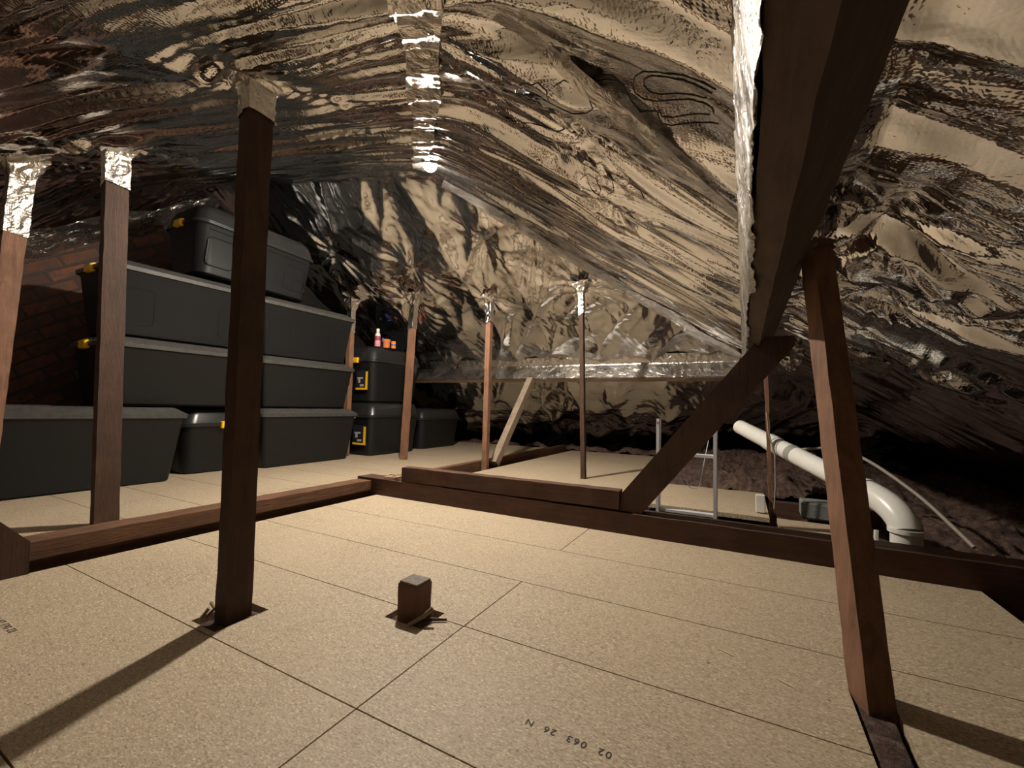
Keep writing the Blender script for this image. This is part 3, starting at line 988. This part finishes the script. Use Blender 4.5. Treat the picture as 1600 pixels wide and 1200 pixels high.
# ------------------------------------------------------------------ loft ladder top
lx0, lx1, ly = -.375, -.118, 2.26
lad = thing('loft_ladder', ((lx0 + lx1) / 2, ly, -.12), 'aluminium loft ladder top standing behind the cross beam', 'ladder')
for x in (lx0, lx1):
    mb = MB()
    sgn = 1 if x == lx0 else -1
    mb.box(x - .008, x + .008, ly - .0275, ly - .024, -.12, .475, .0008)
    mb.box(x - .008, x - .0055, ly - .0275, ly + .02, -.12, .475, .0008)
    mb.box(x + .0055, x + .008, ly - .0275, ly + .02, -.12, .475, .0008)
    s = obj('stile', mb, M['alu'], lad)
    mb = MB().lathe([(.004, 0), (.005, .003)], (0, 0, 0), 10)
    mb.v = [(x + a, ly - .028 - c_, .455 + b_) for a, b_, c_ in mb.v]
    obj('rivet', mb, M['maroon'], s)
for z in (.305, .03):
    mb = MB().box(lx0 + .008, lx1 - .008, ly - .018, ly + .012, z - .008, z + .008, .002)
    obj('rung', mb, M['alu'], lad)
mb = MB().tube([(lx1 - .012, ly + .03, .40), (lx1 - .028, ly + .03, .40), (-.19, ly + .03, .16), (-.205, ly + .03, .14), (-.232, ly + .03, .143), (-.25, ly + .03, .17), (-.275, ly + .03, .26)], .0022, 6)
obj('wire_handle', mb, M['alu'], lad)

# ------------------------------------------------------------------ waste pipe
pp = thing('waste_pipe', (.50, 2.06, 0), 'white plastic soil pipe with elbow running along the eaves', 'pipe')
A, B = Vector((-.02, 3.02, .425)), Vector((.43, 2.14, .215))
d = (B - A).normalized()
mb = MB().tube([A + (B - A) * (i / 12) for i in range(13)], .042, 24)
obj('straight_pipe', mb, M['pvc'], pp, smooth=True)
Cc = Vector((.50, 2.03, .20))
pts = []
for i in range(13):
    t_ = i / 12
    p0, p1, p2 = B - d * .02, Vector((.490, 2.025, .190)), Vector((.497, 2.0, .118))
    pts.append(p0 * (1 - t_) ** 2 + p1 * 2 * t_ * (1 - t_) + p2 * t_ ** 2)
mb = MB().tube(pts, [.047] * 13, 24)
el = obj('elbow', mb, M['pvc'], pp, smooth=True)
obj('socket_ring', MB().tube([B - d * .03, B - d * .015], .051, 24), M['pvc'], el, smooth=True)
obj('socket_ring', MB().tube([Vector((.497, 2.0, .126)), Vector((.497, 2.0, .112))], .051, 24), M['pvc'], el, smooth=True)
obj('down_pipe', MB().tube([(.497, 2.0, .12), (.497, 2.0, -.12)], .044, 24), M['pvc'], pp, smooth=True)
k1 = A + (B - A) * .52
obj('coupling', MB().tube([k1 - d * .012, k1 + d * .03], .0435, 24), M['pvc_grey'], pp, smooth=True)['label'] = 'grey rubber coupling'
k2 = A + (B - A) * .36
obj('coupling', MB().tube([k2 - d * .045, k2 + d * .03], .0465, 24), M['pvc'], pp, smooth=True)

# ------------------------------------------------------------------ bits behind the beam at right
timber('timber_batten', (.125, 2.62, -.1), (.098, 2.62, rz(.098, 2.62)), sec_rect((1, 0, 0), (0, 1, 0), .009, .012), M['wood_red'], 'thin upright batten with a cable in front of the white pipe', 'batten', .001, 15)
mb = MB().tube([(.105, 2.6, .52), (.112, 2.598, .42), (.14, 2.598, .30), (.142, 2.598, .15), (.135, 2.598, .03)], .0035, 8)
tag(obj('cable', mb, M['cable'], None, (.12, 2.6, .3)), 'grey cable hanging down beside the thin batten', 'cable')
mb = MB().box(.052, .095, 2.58, 2.607, .005, .095, .003)
tag(obj('junction_box', mb, M['white'], None, (.07, 2.6, .05)), 'small white junction box at the foot of the thin batten', 'box')
mb = MB().loft([(-.02, -.006, .01), (-.01, 0, .014), (.055, 0, .014), (.065, -.008, .01)], .36, 2.75, .10, .07, 4)
rnd = random.Random(4)
mb.v = [(x + rnd.uniform(-.003, .003), y + rnd.uniform(-.003, .003), z + rnd.uniform(-.002, .002)) for x, y, z in mb.v]
tag(obj('concrete_block', mb, M['concrete'], None, (.36, 2.75, 0)), 'grey concrete lump lying behind the raking post', 'block')
tag(obj('joist', MB().box(-.60, .40, 2.04, 2.09, -.11, -.004, .003), M['wood_pale'], None, (0, 2.06, -.05)), 'pale joist just behind the cross beam at the ladder foot', 'joist')
tag(obj('joist', MB().box(.14, .62, 2.86, 2.91, -.09, .02, .003), M['wood_x'], None, (.4, 2.88, 0)), 'dark joist behind the concrete lump', 'joist')
tag(obj('joist', MB().box(-.60, .112, 2.33, 2.38, -.11, -.022, .003), M['wood_x'], None, (-.25, 2.35, 0)), 'dark joist in the gap in front of the small board panel', 'joist')
mb = MB().box(.17, .40, 2.20, 2.222, .0005, .007, .002)
tag(obj('plastic_strip', mb, M['white'], None, (.28, 2.21, 0)), 'thin white plastic strip lying on the board right of the ladder', 'strip')
mb = MB().tube([(.416, 2.03, -.03), (.424, 2.04, .10)], .007, 10)
tag(obj('pipe_offcut', mb, M['white'], None, (.42, 2.03, 0)), 'short thin white tube standing left of the pipe elbow', 'tube')
pts = [(.19, 2.75, .315), (.30, 2.72, .335), (.40, 2.68, .345), (.50, 2.55, .31), (.62, 2.35, .20), (.69, 2.2, .10), (.715, 2.14, .06)]
sm = []
for i in range(len(pts) - 1):
    p_1 = Vector(pts[max(i - 1, 0)]); a_ = Vector(pts[i]); b_ = Vector(pts[i + 1]); n_ = Vector(pts[min(i + 2, len(pts) - 1)])
    for j in range(6):
        t_ = j / 6
        sm.append(.5 * ((2 * a_) + (b_ - p_1) * t_ + (2 * p_1 - 5 * a_ + 4 * b_ - n_) * t_ ** 2 + (3 * a_ - p_1 - 3 * b_ + n_) * t_ ** 3))
sm.append(Vector(pts[-1]))
tag(obj('overflow_pipe', MB().tube(sm, .007, 10), M['cable'], None, pts[0], smooth=True), 'thin grey bendy pipe arching over the white elbow', 'pipe')

# crumpled foil scrap at the brace head
bmv = MB()
n, m = 14, 18
rnd = random.Random(11)
for i in range(n + 1):
    for j in range(m):
        th, ph = PI * (i + .01) / (n + .02), 2 * PI * j / m
        r = .042 * (1 + rnd.uniform(-.32, .32))
        bmv.v.append((.175 + r * math.sin(th) * math.cos(ph), 2.12 + r * math.sin(th) * math.sin(ph), .765 + r * 1.4 * math.cos(th)))
for i in range(n):
    for j in range(m):
        a, b_ = i * m + j, i * m + (j + 1) % m
        bmv.f.append((a, b_, b_ + m, a + m))
tag(obj('foil_scrap', bmv, M['tape'], None, (.175, 2.12, .76)), 'crumpled knot of foil behind the head of the wide brace', 'foil')

# ------------------------------------------------------------------ insulation
def insulation(x0, x1, y0, y1, z0, amp, label, seed, st_=.02, slope=(0, 0)):
    X, Y = np.meshgrid(np.arange(x0, x1 + st_, st_), np.arange(y0, y1 + st_, st_))
    Z = z0 + amp * (vn(X * 5, Y * 5, seed) + .6 * vn(X * 12, Y * 12, seed + 1) + .5 * np.abs(vn(X * 26, Y * 26, seed + 2)) + .4 * np.abs(vn(X * 55, Y * 55, seed + 3))) + slope[0] * (X - x0) + slope[1] * (Y - y0)
    e = np.minimum.reduce([X - x0, x1 - X, Y - y0, y1 - Y])
    Z = np.where(e < st_, Z - .03, Z)
    Z = np.minimum(Z, roof_base(X, Y) - .05)
    o = grid_mesh('loft_insulation', X, Y, Z, M['insul'])
    return tag(o, label, 'insulation', None, 'stuff')


insulation(.66, 1.9, -1.6, 1.80, -.04, .02, 'dark loose insulation past the floor edge at the right', 101, .03)
insulation(.635, 1.75, 1.96, 5.2, -.03, .045, 'dark loose insulation in the right eaves beyond the cross beam', 102, .011, (.05, 0))
insulation(-.60, .615, 3.26, 5.2, .0, .05, 'brown loose insulation behind the small board panel and ladder', 103, .011, (0, .05))
insulation(.13, .63, 2.54, 2.855, -.065, .02, 'brown insulation around the concrete lump', 104, .012)
insulation(-4.2, -.62, 5.13, 5.36, -.0, .04, 'dark insulation along the far eaves', 105, .03)
for (hx0, hx1, hy0, hy1), sd, lb_ in zip(HOLES, (111, 112, 113), ('fibre wool in the cutout at the foot of the thick dark post', 'fibre wool in the cutout around the short stub', 'fibre wool in the long cutout at the foot of the raking post')):
    o = insulation(hx0 + .003, hx1 - .003, hy0 + .003, hy1 - .003, -.012, .007, lb_, sd, .005)
    o.name = 'insulation_tuft'

# splinters
def splinter(name, pts, r, mat, label, group=None):
    mb = MB()
    for p in pts:
        mb.tube(p, r, 5)
    return tag(obj(name, mb, mat, None, pts[0][0]), label, 'splinter', group)


splinter('wood_splinter', [[(-.69, .80, .006), (-.668, .825, .02), (-.655, .845, .035)]], .005, M['wood_grey'], 'curled splinter leaning on the short stub')
splinter('wood_splinter', [[(-.70, .825, .004), (-.63, .868, .005)]], .003, M['wood_dark'], 'straight dark sliver lying beside the short stub')
for k, (x, y, a, l_) in enumerate(((-1.76, 1.86, .15, .10), (-1.73, 1.90, .5, .08), (-1.79, 1.905, -.2, .07), (-1.70, 1.87, .9, .06))):
    mb = MB().prism((x - math.cos(a) * l_ / 2, y - math.sin(a) * l_ / 2, .100 + k * .003), (x + math.cos(a) * l_ / 2, y + math.sin(a) * l_ / 2, .104 + k * .003), sec_rect((math.sin(a), -math.cos(a), 0), (0, 0, 1), .008, .002), .001, .02, k)
    tag(obj('wood_splinter', mb, M['wood_pale'], None, (x, y, .1)), 'pale broken splinter in the small heap left of the packing timber', 'splinter', 'splinters on the cross beam')
splinter('wood_splinter', [[(-1.125, .585, .004), (-1.115, .60, .02), (-1.135, .602, .03)], [(-1.13, .58, .004), (-1.12, .59, .025)]], .004, M['wood_grey'], 'tuft of frayed fibre at the foot of the thick post')
for x, y, a in ((.083, 1.0, 2.6), (-.02, 1.06, 2.7)):
    l_ = .035
    splinter('straw', [[(x, y, .0015), (x + math.cos(a) * l_, y + math.sin(a) * l_, .0015)]], .0009, M['straw'],
             'pale straw on the board left of the raking post, ' + ('nearer the post' if x > 0 else 'farther from the post'))

for o in bpy.data.objects:
    if '_o' in o: del o['_o']
